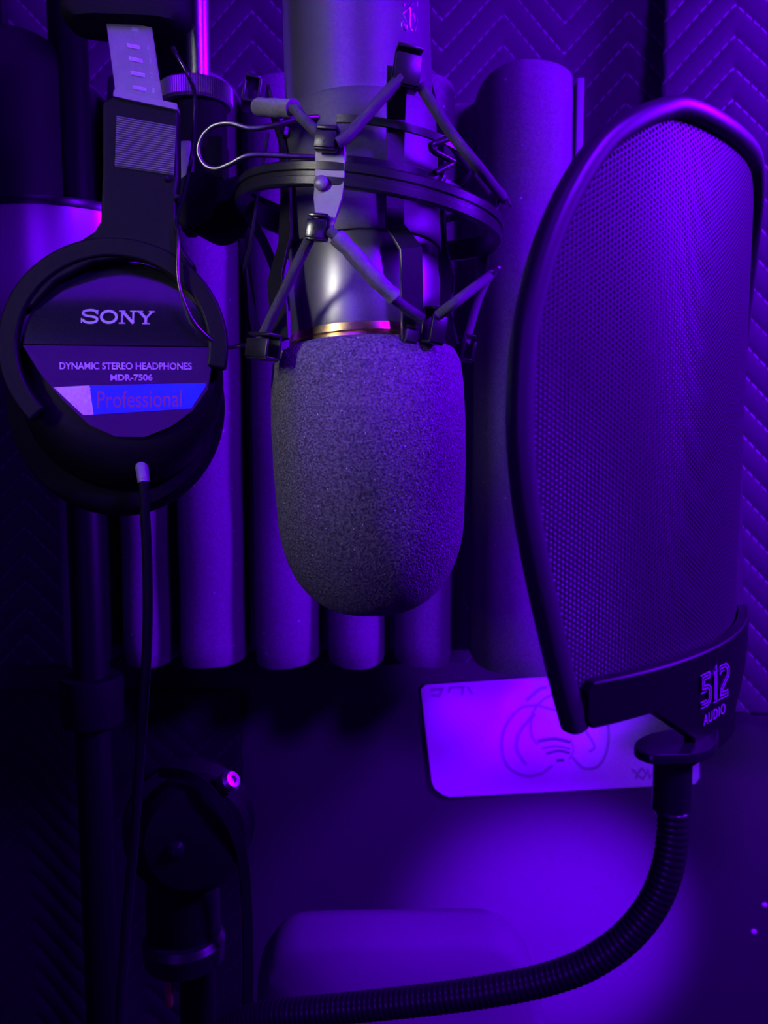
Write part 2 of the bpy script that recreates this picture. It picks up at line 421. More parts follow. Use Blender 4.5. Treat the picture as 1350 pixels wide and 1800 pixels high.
mb.build('line_drawing', M['ink'], cardroot, smooth=0, fixn=False)
mb = MB()
for pts, wd in [([(945, 1303), (975, 1299), (1003, 1305)], 6), ([(952, 1316), (978, 1312), (1003, 1317)], 3), ([(960, 1325), (982, 1320), (1002, 1324)], 5), ([(978, 1337), (992, 1336)], 6)]:
    mb.stroke(crv(pts), wd, cf)
mb.build('stripes', M['inkdark'], cardroot, smooth=0, fixn=False)
mb = MB()
for pts in [[(757, 1213), (778, 1211), (772, 1224), (758, 1222)], [(788, 1218), (792, 1209), (815, 1208), (812, 1222)], [(822, 1207), (830, 1220)],
            ]:
    mb.stroke(pts, 4, cf)
mb.build('lettering', M['ink'], cardroot, smooth=0, fixn=False)
mb = MB()
for pts in [[(1110, 1352), (1120, 1360), (1118, 1369)], [(1128, 1350), (1120, 1362), (1130, 1370), (1136, 1360), (1128, 1350)], [(1138, 1352), (1142, 1368), (1152, 1352)]]:
    mb.stroke(pts, 4, cf)
mb.build('lettering', M['ink'], cardroot, smooth=0, fixn=False)

# two small studs on the wall, lower right
for i, (px, py, lb) in enumerate([(1344, 1591, 'small pale round stud on the wall at the right edge, upper of two'), (1325, 1638, 'small pale round stud on the wall low right, lower of two')]):
    c = PY(px, py, WY)
    o = MB().lathe(c + V((0, 0.001, 0)), (0, -1, 0), [(0, 0.0028), (0.001, 0.0028), (0.0022, 0.0018), (0.0026, 0)], 16).build('wall_stud', M['card'])
    tag(o, lb, 'stud', 'studs on the wall')

# ------------------------------------------------------------------ chair
ch = thing('chair', 'dark chair with a broad rounded backrest under the flexible gooseneck arm', 'chair', (P(700, 1700, 0.52).x, 0.62, 0))
mb = MB()
def CH(px, py, dd=0.0): return P(px, py+42, 0.50) + V((0, dd, 0))
def chair_outline(shr):
    pts = [(447, 1960), (447, 1720), (462, 1660), (500, 1626), (560, 1618), (700, 1616), (840, 1614), (890, 1622), (925, 1650), (950, 1710), (1000, 1960)]
    c = V((700, 1790, 0)); q = smooth_path([V((a, b, 0)) for a, b in pts], 5)
    return [V((c.x + (p.x-c.x)*(1-shr), c.y+(p.y-c.y)*(1-shr), 0)) for p in q]
rings = []
for dd, shr in [(0.040, 0.10), (0.038, 0.03), (0.028, 0.0), (0.012, 0.0), (0.003, 0.03), (0.0, 0.09), (-0.004, 0.4), (-0.005, 0.95)]:
    rings.append([CH(p.x, p.y, dd) for p in chair_outline(shr)])
mb.loft(rings); mb.build('backrest', M['chair'], ch, smooth=60)
bx = P(700, 1900, 0.52)
mb = MB().box((bx.x, bx.y+0.035, 0.66), V((0.02, 0, 0)), V((0, 0.006, 0)), V((0, 0, 0.24)), 0.003); mb.build('back_support', M['black'], ch)
mb = MB().box((bx.x, 0.64, 0.43), V((0.09, 0, 0)), V((0, 0.085, 0)), V((0, 0, 0.025)), 0.02); mb.build('seat', M['chair'], ch, smooth=60)
for sx in (-1, 1):
    for sy in (0.575, 0.705):
        MB().tube([V((bx.x+sx*0.07, sy, 0.42)), V((bx.x+sx*0.085, sy, 0.0))], 0.009).build('leg', M['black'], ch)

# ------------------------------------------------------------------ microphone
MD = V((-0.030, 0.115, 1.0)).normalized()
MA = P(643, 592, 0.325)
K = 0.325/F
Rb = 131*K
def ms(px, py, R): return PC(px, py, MA, MD, R)
mic = thing('microphone', 'large satin black studio microphone hanging head down with a grey foam windscreen', 'microphone', MA + MD*0.10)
body = [(-0.006, Rb*0.90), (-0.003, Rb*0.96), (0.0005, Rb), (0.036, Rb), (0.0365, Rb*0.99), (0.17, Rb*0.985), (0.26, Rb*0.985), (0.262, Rb*0.9)]
MB().lathe(MA, MD, body, 96).build('body', M['mic'], mic, smooth=30)
hs = (ms(612, 152, Rb)-MA).dot(MD); hl = (ms(640, 402, Rb)-MA).dot(MD)
MB().lathe(MA, MD, [(hl, Rb*0.99), (hl, Rb*1.035), (hl+0.001, Rb*1.045), (hs-0.0015, Rb*1.03), (hs, Rb*1.02), (hs, Rb*0.98)], 96).build('grip_sleeve', M['sleeve'], mic, smooth=30)
MB().lathe(MA, MD, [(-0.009, Rb*0.95), (-0.009, Rb*1.0), (-0.0045, Rb*1.02), (-0.004, Rb*1.01), (-0.0035, Rb*1.03), (-0.0008, Rb*1.02), (0.0, Rb*0.97)], 96).build('brass_ring', M['brass'], mic, smooth=30)['label'] = 'shiny brass ring'
# windscreen: local height below the ring
L = 0.1060
pr = [(-0.008, Rb*0.99), (-0.0058, Rb*1.02), (-0.0058, Rb*1.10), (-0.0072, Rb*1.19), (-0.011, Rb*1.255), (-0.019, Rb*1.285), (-0.034, Rb*1.295), (-0.050, Rb*1.28), (-0.062, Rb*1.255)]
Rm = Rb*1.245; t0 = -0.066; tl = L-0.066
for k in range(0, 19):
    a = k/18*PI/2; pr.append((t0 - tl*math.sin(a)**1.0, Rm*max(0, math.cos(a))**0.78))
ws = MB().lathe(MA, MD, pr, 128).build('foam_windscreen', M['windscreen'], mic, smooth=60)
ws['label'] = 'grey porous foam windscreen'
# cursive mark near the right edge of the barrel
mb = MB()
Z = lambda X, Y: (600 + X/6.75, Y/6.75)
for pts, r in [([(735, 72), (745, 50)], 0.0005), ([(845, 25), (800, 92), (735, 155)], 0.0003), ([(808, 92), (815, 200), (820, 340)], 0.0004), ([(735, 160), (760, 215), (790, 270)], 0.00012),
               ([(735, 250), (716, 275), (724, 320), (745, 345), (770, 365), (782, 340), (772, 295)], 0.00025), ([(745, 275), (742, 310)], 0.0002), ([(760, 290), (765, 335)], 0.0002),
               ([(900, 18), (898, 85)], 0.0003), ([(858, 160), (878, 250)], 0.00015), ([(900, 230), (885, 310), (870, 380)], 0.0003), ([(820, 345), (845, 360)], 0.0002)]:
    mb.tube(smooth_path([ms(*Z(*p), Rb*0.99) for p in pts], 4), r, 6)
mb.build('cursive_mark', M['chrome'], mic, smooth=60)

# ------------------------------------------------------------------ shock mount
a8 = math.radians(8.0)
NA = V((math.sin(a8), 0.02, math.cos(a8))).normalized()
MC = P(650, 383, 0.3265)
KR = 0.3265/F
RR = 234*KR
sm = thing('shock_mount', 'black elastic shock mount with double ring and bent posts gripping the microphone', 'shock mount', P(400, 380, 0.35))
def cy(px, py, R, front=True): return PC(px, py, MC, NA, R, front)
outw = lambda p: (p-MC) - NA*(p-MC).dot(NA)
e1 = perp(NA, V((1, 0, 0))); e2 = NA.cross(e1)
circ = lambda R, h, n=128, a0=0, a1=2*PI: [MC + NA*h + (e1*math.cos(a0+(a1-a0)*k/n) + e2*math.sin(a0+(a1-a0)*k/n))*R for k in range(n)]
H = 0.0041
ringprof = [(-H, -0.0012), (-H, 0.0008), (-H+0.0006, 0.0013), (-0.0011, 0.0013), (-0.0007, 0.0006), (0.0007, 0.0006), (0.0011, 0.0013), (H-0.0006, 0.0013), (H, 0.0008), (H, -0.0012)]
MB().sweep(circ(RR-0.0013, 0), ringprof, outw, closed=True).build('outer_ring', M['blackmetal'], sm, smooth=25)
# glint pitted screw on the ring
c = cy(564, 321, RR+0.0010)
od = outw(c).normalized()
scr = MB().lathe(c - od*0.001, od, [(0, 0.0024), (0.0012, 0.0024), (0.0018, 0.0016), (0.0020, 0)], 20).build('ring_screw', M['steel'], sm, smooth=30)
scr['label'] = 'pale round screw head'
# cage wires around the barrel
RC = Rb*1.09
def wire(pts, R, th=0.0024, wd=0.0016, n=6, front=True):
    p = smooth_path([cy(x, y, R, front) for x, y in pts], n)
    return p
CWP = [(-0.0013, -0.0007), (0.0013, -0.0007), (0.0015, 0), (0.0013, 0.0007), (-0.0013, 0.0007), (-0.0015, 0)]
RW = 0.0342
def cage(h0, slope):  # open ring around the barrel, front arc only hidden parts complete it
    pass
RW = 0.0366
hA = (cy(670, 215, RW)-MC).dot(NA); hB = (cy(690, 292, RW)-MC).dot(NA)
for h in (hA, hB):
    MB().sweep([MC + NA*h + (e1*math.cos(a) + e2*math.sin(a))*RW for a in [math.radians(-112 + k*4) for k in range(0, 80)]], CWP, outw).build('cage_ring', M['blackmetal'], sm, smooth=35)
# squeeze handle loop at the left
pts = [(560, 206, .300), (525, 209, .298), (480, 221, .297), (440, 226, .297), (405, 217, .298), (375, 222, .300), (355, 242, .302), (349, 268, .303), (360, 290, .303), (380, 297, .302), (405, 288, .300), (434, 274, .298), (475, 273, .298), (520, 275, .298), (570, 277, .299)]
pp = smooth_path([P(*p) for p in pts], 6)
MB().tube(pp, 0.00095, 10).build('squeeze_handle', mat('sprung_wire', (0.20, 0.195, 0.195), 0.38, metal=1.0), sm, smooth=60)
# bent spring ends at the right
for pts in [[(788, 243), (772, 250), (757, 256), (766, 268), (798, 284), (786, 292), (764, 304)], [(780, 309), (776, 318), (758, 334)]]:
    p = [cy(x, y, RW+0.001) for x, y in pts]
    MB().tube(smooth_path(p, 2), 0.0012, 8).build('spring_end', M['blackmetal'], sm, smooth=50)

def post(pts, wd, th, m=M['blackmetal'], name='post', scale=None, hint=outw):
    path = [cy(x, y, R, fr) for x, y, R, fr in pts]
    return MB().strip(path, wd, th, hint, scale=scale).build(name, m, sm, smooth=30)
# short posts on the outer ring
pB = post([(580, 238, .0505, 1), (581, 270, .0500, 1), (580, 320, .0500, 1), (577, 350, .0503, 1), (571, 398, .0515, 1)], 0.0104, 0.0014, M['steel'], scale=[(.8, 1), (1, 1), (1, 1), (.95, 1), (.55, 1)])
pD = post([(876, 335, .0515, 0), (868, 350, .0515, 0), (860, 400, .0500, 0), (855, 430, .0500, 0), (846, 478, .0515, 0)], 0.0090, 0.0013)
# tall posts on the inner cage
pC = post([(700, 118, .0440, 1), (697, 160, .0430, 1), (696, 210, .0347, 1), (693, 300, .0347, 1), (694, 396, .0347, 1), (722, 437, .0410, 1), (724, 500, .0415, 1), (724, 597, .0425, 1)], 0.0085, 0.0013,
          scale=[(.9, 1), (.8, 1), (.75, 1), (.75, 1), (.8, 1), (1, 1), (1, 1), (1, 1)])
pA = post([(470, 160, .0430, 1), (480, 200, .0410, 1), (494, 240, .0347, 1), (503, 330, .0347, 1), (502, 420, .0347, 1), (484, 490, .0400, 1), (490, 545, .0405, 1), (492, 600, .0415, 1)], 0.0085, 0.0013)
pE = post([(735, 120, .040, 0), (768, 240, .0352, 0), (772, 420, .0352, 0), (786, 490, .0405, 0), (782, 560, .0405, 0), (800, 618, .0410, 0)], 0.0080, 0.0013)
pF = post([(470, 240, .0400, 0), (455, 330, .0380, 0), (442, 420, .0375, 0), (430, 470, .0400, 0), (438, 540, .0415, 0), (452, 600, .0425, 0)], 0.0085, 0.0013)
# hooks
def hook(px, py, R, fr, w_, h_, t_=0.0040, m=M['blackmetal'], tilt=0.0, lift=0.0):
    c = cy(px, py, R, fr); od = outw(c).normalized(); sd = od.cross(NA).normalized()
    up = (NA*math.cos(tilt) + sd*math.sin(tilt)); sd2 = up.cross(od).normalized()
    b = MB()
    # back plate, folded top and bottom lips
    t = 0.0006
    b.box(c, sd2*w_/2, up*h_/2, od*t, 0.0003)
    b.box(c + up*(h_/2) + od*t_/2, sd2*w_/2, up*t, od*t_/2, 0.0003)
    b.box(c - up*(h_/2) + od*t_/2, sd2*w_/2, up*t, od*t_/2, 0.0003)
    b.box(c + od*t_ - up*h_*0.10, sd2*w_/2, up*h_*0.40, od*t, 0.0003)
    return b.build('hook', m, sm, smooth=30)
hook(712, 128, .0445, 1, 0.0085, 0.0120, 0.0060)
hook(455, 168, .0440, 1, 0.0120, 0.0085, 0.0055)
hook(578, 248, .0520, 1, 0.0070, 0.0065, 0.0035)
hook(562, 403, .0520, 1, 0.0065, 0.0075, 0.0035, M['gloss'])
hook(754, 573, .0430, 1, 0.0068, 0.0115, 0.0050)
hook(720, 588, .0420, 1, 0.0050, 0.0050, 0.0015, M['post'])
hook(474, 612, .0430, 1, 0.0105, 0.0080, 0.0060)
hook(815, 612, .0420, 0, 0.0060, 0.0090, 0.0040)
# thin end hooks at the far right
for a_, b_ in (((880, 330), (897, 362)), ((878, 470), (860, 492))):
    p0 = cy(*a_, .0545, 0); p1 = cy(*b_, .0545, 0)
    MB().tube([p0, p0.lerp(p1, .3), p1], [0.0006, 0.0011, 0.0006], 8).build('hook', M['chrome'], sm)

# elastic cord
CR = 0.00165
def cord(pts, r=CR, m=M['cord'], name='elastic_cord', wob=0.0, n=8):
    p = smooth_path([cy(x, y, R, fr) for x, y, R, fr in pts], n)
    rr = [r*(1 + wob*math.sin(i*1.9)*0.6 + wob*math.sin(i*0.83)) for i in range(len(p))]
    return MB().tube(p, rr, 12).build(name, m, sm, smooth=60)
cord([(448, 186, .0470, 1), (512, 190, .0500, 1), (530, 206, .0520, 1), (575, 252, .0545, 1)], 0.0019)
cord([(455, 188, .0475, 1), (480, 190, .0490, 1), (516, 191, .0505, 1)], 0.0031, M['tape'], 'cord_tape', 0.05)['label'] = 'dull grey tape wrapped on the cord'
cord([(592, 252, .0545, 1), (612, 238, .0535, 1), (655, 190, .0510, 1), (705, 136, .0495, 1)], 0.0019)
cord([(738, 148, .0485, 1), (790, 230, .0500, 1), (850, 305, .0535, 1), (886, 350, .0560, 0)], 0.0019)
cord([(760, 215, .0400, 0), (800, 262, .0470, 0), (870, 352, .0545, 0)], 0.0017)
cord([(548, 412, .0530, 1), (510, 490, .0490, 1), (457, 600, .0455, 1)], 0.0018)
cord([(578, 405, .0545, 1), (600, 425, .0535, 1), (690, 522, .0485, 1), (742, 560, .0465, 1)], 0.0018)
cord([(590, 415, .0545, 1), (620, 445, .0530, 1), (655, 485, .0510, 1), (693, 522, .0490, 1)], 0.0027, M['tape'], 'cord_tape', 0.05)['label'] = 'pale grey tape wrapped on the cord'
cord([(768, 556, .0475, 1), (815, 520, .0520, 1), (864, 482, .0560, 0)], 0.0019)
cord([(862, 480, .0545, 0), (840, 530, .0500, 0), (818, 605, .0450, 0)], 0.0017)
cord([(430, 368, .0500, 0), (470, 440, .0450, 0), (508, 545, .0420, 0)], 0.0019)
cord([(425, 420, .0500, 0), (440, 520, .0470, 0), (448, 600, .0440, 0)], 0.0017)
# swivel arm to the stand
def SB(x0, y0, x1, y1, d, th, name, m=M['black'], root=sm, bev=0.0015):
    c = P((x0+x1)/2, (y0+y1)/2, d); s = d/F
    return MB().box(c, RT*(x1-x0)/2*s, UP*(y1-y0)/2*s, FW*th/2, bev).build(name, m, root, smooth=30)
pL = cy(425, 345, RR, 0)
MB().tube(smooth_path([P(432, 342, .332), P(400, 352, .335), P(345, 365, .338)], 4), [0.0075]*9, 16).build('swivel_arm', M['matte'], sm)
mb = MB(); q0 = P(372, 368, .338); ax_ = (FW*0.9 + RT*0.35).normalized()
mb.lathe(q0 - ax_*0.012, ax_, [(0, 0.006), (0, 0.0105), (0.002, 0.0115), (0.022, 0.0115), (0.024, 0.0105), (0.024, 0.006)], 40)
mb.build('pivot_clamp', M['matte'], sm, smooth=30)
MB().strip([P(420, 350, .350), P(470, 372, .36), P(500, 385, .365)], 0.009, 0.003, V((0, -1, 0))).build('back_brace', M['matte'], sm)

# ------------------------------------------------------------------ microphone stand (tube, knurled nut, clutch)
SD = 0.372; sc = SD/F
st = thing('microphone_stand', 'chrome stand tube with a black knurled nut and clutch left of the microphone', 'microphone stand', P(343, 400, SD))
top = P(350, -120, SD); X0 = P(350, 150, SD)
zf = lambda px, py: P(px, py, SD)
MB().lathe(X0, (0, 0, 1), [(-0.01, 20*sc), (0.12, 20*sc)], 32).build('chrome_tube', M['chrome'], st, smooth=40)['label'] = 'chrome tube'
mb = MB(); n = 96; rings = []
for t, r in [(-0.0075, 50*sc), (-0.0072, 60*sc), (-0.006, 62*sc), (0.0005, 62*sc), (0.0015, 59*sc), (0.0015, 20*sc)]:
    rings.append([V((X0.x-0.0015, X0.y, X0.z-0.002)) + V((math.cos(2*PI*k/(2*n)), math.sin(2*PI*k/(2*n)), 0))*(r + (0.0005 if k % 2 and r > 61*sc else 0)) + V((0, 0, t)) for k in range(2*n)])
mb.loft(rings).build('knurled_nut', M['steel'], st, smooth=20)
MB().lathe(X0 + V((-0.001, 0, 0)), (0, 0, 1), [(-0.030, 40*sc), (-0.030, 48*sc), (-0.028, 51*sc), (-0.008, 51*sc), (-0.006, 45*sc)], 48).build('clutch_housing', M['matte'], st, smooth=30)
def SBs(*a, **k): return SB(*a, root=st, **k)
SBs(317, 250, 340, 396, SD-0.012, 0.006, 'bracket', m=M['steel'])['label'] = 'dull flat metal bracket'
SBs(338, 250, 398, 325, SD, 0.016, 'lower_block', m=M['matte'])
SBs(322, 322, 345, 412, SD+0.0, 0.012, 'lower_arm', m=M['matte'])

# ------------------------------------------------------------------ headphones
hd = 0.300; hs_ = hd/F
yaw = math.radians(4); HX = (RT*math.cos(yaw) + FW*math.sin(yaw)).normalized(); HZ = UP; HN = -(HX.cross(HZ)).normalized()
if HN.dot(FW) > 0: HN = -HN
HO = P(210, 600, hd)
def Hp(x, y, dz=0.0): return HO + HX*((x-210)*hs_) + HZ*((600-y)*hs_) + HN*dz
hp = thing('headphones', 'black closed-back studio headphones hanging at the left with a ribbed hinge plate', 'headphones', Hp(210, 900))
def ell(cx_, cy_, a, b, n=72): return [(cx_ + a*math.cos(2*PI*k/n), cy_ - b*math.sin(2*PI*k/n)) for k in range(n)]
def stack(layers, name, m, smooth=50, root=hp):
    mb = MB(); mb.loft([[Hp(x, y, dz) for x, y in ell(cx_, cy_, a, b)] for cx_, cy_, a, b, dz in layers]); return mb.build(name, m, root, smooth=smooth)
stack([(176, 690, 150, 160, -0.046), (174, 692, 190, 208, -0.042), (174, 694, 200, 214, -0.034), (174, 692, 200, 214, -0.026), (177, 688, 195, 208, -0.019), (180, 684, 175, 190, -0.017)], 'ear_pad', M['matte'])
stack([(195, 670, 180, 190, -0.020), (198, 662, 185, 196, -0.014), (205, 645, 180, 184, -0.006), (208, 630, 172, 172, -0.002), (210, 622, 150, 150, -0.001)], 'ear_cup', M['black'])
# yoke ring: rounded oval fork around the cup
yk = MB()
ring = [Hp(206 + 179*math.cos(a), 613 - 172*math.sin(a), 0.0025) for a in [math.radians(-12 + 236*k/80) for k in range(81)]]
yw = 17*hs_
rp = [(-0.003, -yw), (0.001, -yw*0.9), (0.0030, -yw*0.5), (0.0030, yw*0.5), (0.001, yw*0.9), (-0.003, yw)]
yk.sweep(ring, rp, lambda p: (p-Hp(206, 613, 0.0025)))
neck = [(185, 190), (206, 177), (315, 196), (316, 318), (312, 345), (312, 410), (322, 440), (345, 470), (330, 485), (290, 466), (235, 458), (170, 468), (110, 500), (70, 545), (40, 560), (45, 510), (85, 465), (150, 430), (172, 415), (183, 396), (186, 300)]
yk.prism([Hp(x, y, -0.002) for x, y in neck], HN*0.0065)
yoke = yk.build('yoke', M['black'], hp, smooth=25)
bv = yoke.modifiers.new('bevel', 'BEVEL'); bv.width = 0.0009; bv.segments = 3; bv.limit_method = 'ANGLE'; bv.angle_limit = math.radians(50)
# ribbed plate
rp_ = MB(); A0 = [(211, 215), (312, 230), (308, 314), (208, 302)]
for k in range(22):
    f0 = k/22; f1 = (k+0.55)/22
    l0 = (211-3*f0, 215+87*f0); l1 = (211-3*f1, 215+87*f1); r0 = (312-4*f0, 230+84*f0); r1 = (312-4*f1, 230+84*f1)
    rp_.prism([Hp(*l0, 0.0045), Hp(*r0, 0.0045), Hp(*r1, 0.0052), Hp(*l1, 0.0052)], HN*0.0004)
pl = MB().prism([Hp(x, y, 0.0044) for x, y in A0], HN*0.0002).build('hinge_plate', M['gasket'], hp, smooth=0)
rp_.build('ribs', M['silver'], pl, smooth=0)
# hinge pins
for x, y in ((297, 322), (314, 353)):
    MB().lathe(Hp(x, y, 0.003), HN, [(0, 0.0011), (0.0022, 0.0011), (0.003, 0.0006), (0.0031, 0)], 16).build('hinge_screw', M['gloss'], hp)
# top lip of hinge
MB().prism([Hp(207, 172, -0.001), Hp(314, 192, -0.001), Hp(315, 203, -0.001), Hp(206, 183, -0.001)], HN*0.0068).build('hinge_lip', M['gasket'], hp, smooth=0)
# slider
sl = MB().prism([Hp(189, 40, 0.0012), Hp(268, 52, 0.0012), Hp(288, 190, 0.0012), Hp(207, 178, 0.0012)], HN*0.0010).build('size_slider', M['steel'], hp, smooth=0)
sl['label'] = 'brushed metal strip with slots and numerals'
mb = MB()
for x0_, x1_, y_ in ((226, 248, 82), (229, 252, 105), (232, 256, 130), (235, 259, 155)):
    mb.prism([Hp(x0_, y_, 0.0020), Hp(x1_, y_+4, 0.0020), Hp(x1_+1, y_+11, 0.0020), Hp(x0_+1, y_+7, 0.0020)], HN*0.0006)
mb.build('detent_slot', M['slot'], sl, smooth=0)
mb = MB()
for ch_, x_, y_ in (('4', 260, 84), ('3', 263, 107), ('2', 266, 132), ('1', 269, 158)):
    text_mesh(mb, ch_, lambda u, v: Hp(x_ + u*4, y_ + 9 - v*9, 0.0024))
mb.build('numerals', M['greyprint'], sl, smooth=0, fixn=False)
mb = MB().stroke([(234, 56), (245, 58)], 6, lambda x, y: Hp(x, y, 0.0023)).build('rivet', M['greyprint'], sl, smooth=0, fixn=False)
# headband: padded arc rising out of the frame and going back
mb = MB()
path = [Hp(222, 50, 0.0), Hp(222, -60, -0.004), Hp(222, -180, -0.02), Hp(200, -270, -0.06), Hp(170, -290, -0.11), Hp(140, -250, -0.15), Hp(120, -150, -0.175)]
wb, tb = 0.0225, 0.0085
bp_ = [(wb*math.copysign(abs(math.cos(t))**0.5, math.cos(t)), tb*math.copysign(abs(math.sin(t))**0.7, math.sin(t))) for t in [2*PI*k/28 for k in range(28)]]
sp_ = smooth_path(path, 6)
mb.sweep(sp_, bp_, lambda p: (HN if p.z < path[2].z else (V((0, -0.3, 1)))), scale=[0.86] + [1.0]*(len(sp_)-1))
mb.build('headband', M['matte'], hp, smooth=60)
# name plate: convex upper half, flat lower half
plate = MB()
up_o = [(50, 610), (52, 580), (66, 545), (98, 505), (150, 472), (205, 459), (245, 459), (290, 474), (330, 505), (355, 545), (368, 585), (371, 610)]
n = 10; rings = []
cxm = 212
rows = []
for j in range(n+1):
    y = 610 - (610-459)*(j/n)
    xs = []
    for i in range(len(up_o)-1):
        (xa, ya), (xb, yb) = up_o[i], up_o[i+1]
        if (ya-y)*(yb-y) <= 0 and ya != yb: xs.append(xa + (xb-xa)*(y-ya)/(yb-ya))
    xa, xb = min(xs), max(xs)
    dz = 0.0030 - 0.0052*((610-y)/151)**2
    rows.append([Hp(xa + (xb-xa)*k/24, y, dz + 0.0006 - 0.0006*((k-12)/12)**2) for k in range(25)])
plate.loft(rows, closed_ring=False)
po = plate.build('cup_plate_upper', M['gloss'], hp, smooth=60)
lo_o = [(50, 612), (371, 612), (371, 650), (365, 684), (338, 722), (300, 750), (255, 768), (205, 768), (160, 748), (115, 705), (75, 655)]
pz = lambda x, y, off=0.0: Hp(x, y, 0.0034 + off - 0.000016*(y-612))
plate2 = MB(); plate2.prism([pz(x, y, -0.002) for x, y in lo_o], HN*0.002)
pl2 = plate2.build('cup_plate_lower', M['gloss'], hp, smooth=0)
# badge
bd = MB().prism([pz(x, y, 0.0001) for x, y in [(162, 680), (360, 674), (363, 677), (336, 718), (168, 730)]], HN*0.0003).build('badge', M['blue'], pl2, smooth=0)
bd['label'] = 'blue badge'
fo = MB()
fo.prism([pz(x, y, 0.0001) for x, y in [(101, 684), (162, 680), (168, 730), (150, 731)]], HN*0.0003)
for k in range(5):
    y = 688 + k*9; fo.stroke([(106+k*9, y), (164, y-3)], 1.2, lambda x, yy: pz(x, yy, 0.00055))
fo.build('foil_strip', M['pinkfoil'], pl2, smooth=0)
mb = MB(); text_mesh(mb, 'Professional', lambda u, v: pz(175 + 145*u, 719 - 29*v - 6*u*0.6, 0.0006), offset=0.0)
mb.build('lettering', M['badgeink'], pl2, smooth=0, fixn=False)
mb = MB(); text_mesh(mb, 'DYNAMIC STEREO HEADPHONES', lambda u, v: pz(112 + 226*u, 653 - 12*v - 2*u, 0.0004), offset=0.02)
mb.build('lettering', M['silver'], pl2, smooth=0, fixn=False)
mb = MB(); text_mesh(mb, 'MDR-7506', lambda u, v: pz(198 + 72*u, 671.5 - 11*v - 1*u, 0.0004), offset=0.03)
mb.build('lettering', M['silver'], pl2, smooth=0, fixn=False)
# slab-serif word on the upper plate
def uz(x, y):
    t = max(0, (610-y)/151)
    k = (x-212)/162
    return Hp(x, y, 0.0030 - 0.0052*t*t + 0.0006 - 0.0006*k*k + 0.0004)
mb = MB()
S_ = [(176, 555), (172, 550.5), (163, 549.5), (154, 551.5), (152, 556), (157, 559.5), (167, 561), (175, 563.5), (175, 569), (167, 571.8), (157, 571), (151, 566.5)]
mb.stroke(crv(S_, 3), 4.2, uz); mb.stroke([(176.5, 549), (176.5, 557)], 2.2, uz); mb.stroke([(149.5, 564), (149.5, 572.5)], 2.2, uz)
O_ = [(196 + 13*math.cos(a), 561 + 10.2*math.sin(a)) for a in [2*PI*k/28 for k in range(28)]]
mb.stroke(O_, 4.6, uz, closed=True)
mb.stroke([(218.5, 551), (218.5, 572)], 3.2, uz); mb.stroke([(219, 551), (238, 572)], 5.0, uz); mb.stroke([(237.5, 550), (237.5, 572)], 3.2, uz)
for a_, b_, y_ in ((213, 224, 550.5), (232, 243, 550.5), (213, 224, 572)): mb.stroke([(a_, y_), (b_, y_)], 2.4, uz)
mb.stroke([(248, 551), (259, 562.5)], 4.8, uz); mb.stroke([(269, 551), (259.5, 562.5)], 3.4, uz); mb.stroke([(259, 561), (259, 572)], 4.6, uz)
for a_, b_, y_ in ((243.5, 254, 550.5), (264, 274, 550.5), (253, 266, 572)): mb.stroke([(a_, y_), (b_, y_)], 2.4, uz)
mb.build('lettering', M['silver'], po, smooth=0, fixn=False)
# thin lead between band and cup
pth = smooth_path([Hp(300, 75, -0.002), Hp(310, 95, 0.0), Hp(330, 130, 0.0), Hp(338, 160, -0.004), Hp(330, 250, -0.008), Hp(318, 340, -0.002), Hp(311, 392, 0.004), Hp(318, 425, 0.007), Hp(318, 490, 0.008), Hp(326, 530, 0.008), Hp(345, 572, 0.007), Hp(375, 602, 0.005), Hp(398, 610, 0.002), Hp(420, 600, -0.004), Hp(424, 596, -0.008)], 6)
MB().tube(pth, 0.00075, 10).build('yoke_lead', M['gloss'], hp, smooth=60)
# strain relief and cord
g0 = Hp(232, 795, -0.010)
MB().tube([Hp(228, 786, -0.012), Hp(234, 800, -0.009), Hp(242, 815, -0.006), Hp(248, 848, -0.004)], [0.0014, 0.0019, 0.0024, 0.0021], 14).build('strain_relief', M['gasket'], hp, smooth=60)
cp = smooth_path([Hp(247, 840, -0.004), Hp(249, 900, -0.005), Hp(250, 1000, -0.008), Hp(248, 1120, -0.010), Hp(242, 1240, -0.010), Hp(232, 1380, -0.010), Hp(222, 1520, -0.010), Hp(208, 1680, -0.010), Hp(198, 1900, -0.010), Hp(190, 2300, -0.02)], 6)
MB().tube(cp, 0.00185, 12).build('cord', M['black'], hp, smooth=60)

# ------------------------------------------------------------------ tall stand pole behind the headphones
pd = 0.53; psx = pd/F
pc = P(128, 300, pd)
sp = thing('stand_pole', 'plain black stand pole standing behind the headphones', 'pole', (pc.x, pc.y, 0))
MB().lathe((pc.x, pc.y, 0.02), (0, 0, 1), [(0, 33*psx), (1.75, 33*psx), (1.752, 30*psx)], 40).build('pole', M['black'], sp, smooth=30)
zc = P(170, 1225, pd).z
MB().lathe((pc.x, pc.y, zc), (0, 0, 1), [(-0.03, 40*psx), (-0.028, 56*psx), (0.0, 58*psx), (0.003, 54*psx), (0.003, 30*psx)], 48).build('collar', M['matte'], sp, smooth=30)
MB().lathe((pc.x, pc.y, 0), (0, 0, 1), [(0, 0.05), (0.012, 0.05), (0.02, 0.04), (0.022, 0.01)], 48).build('base', M['matte'], sp, smooth=30)

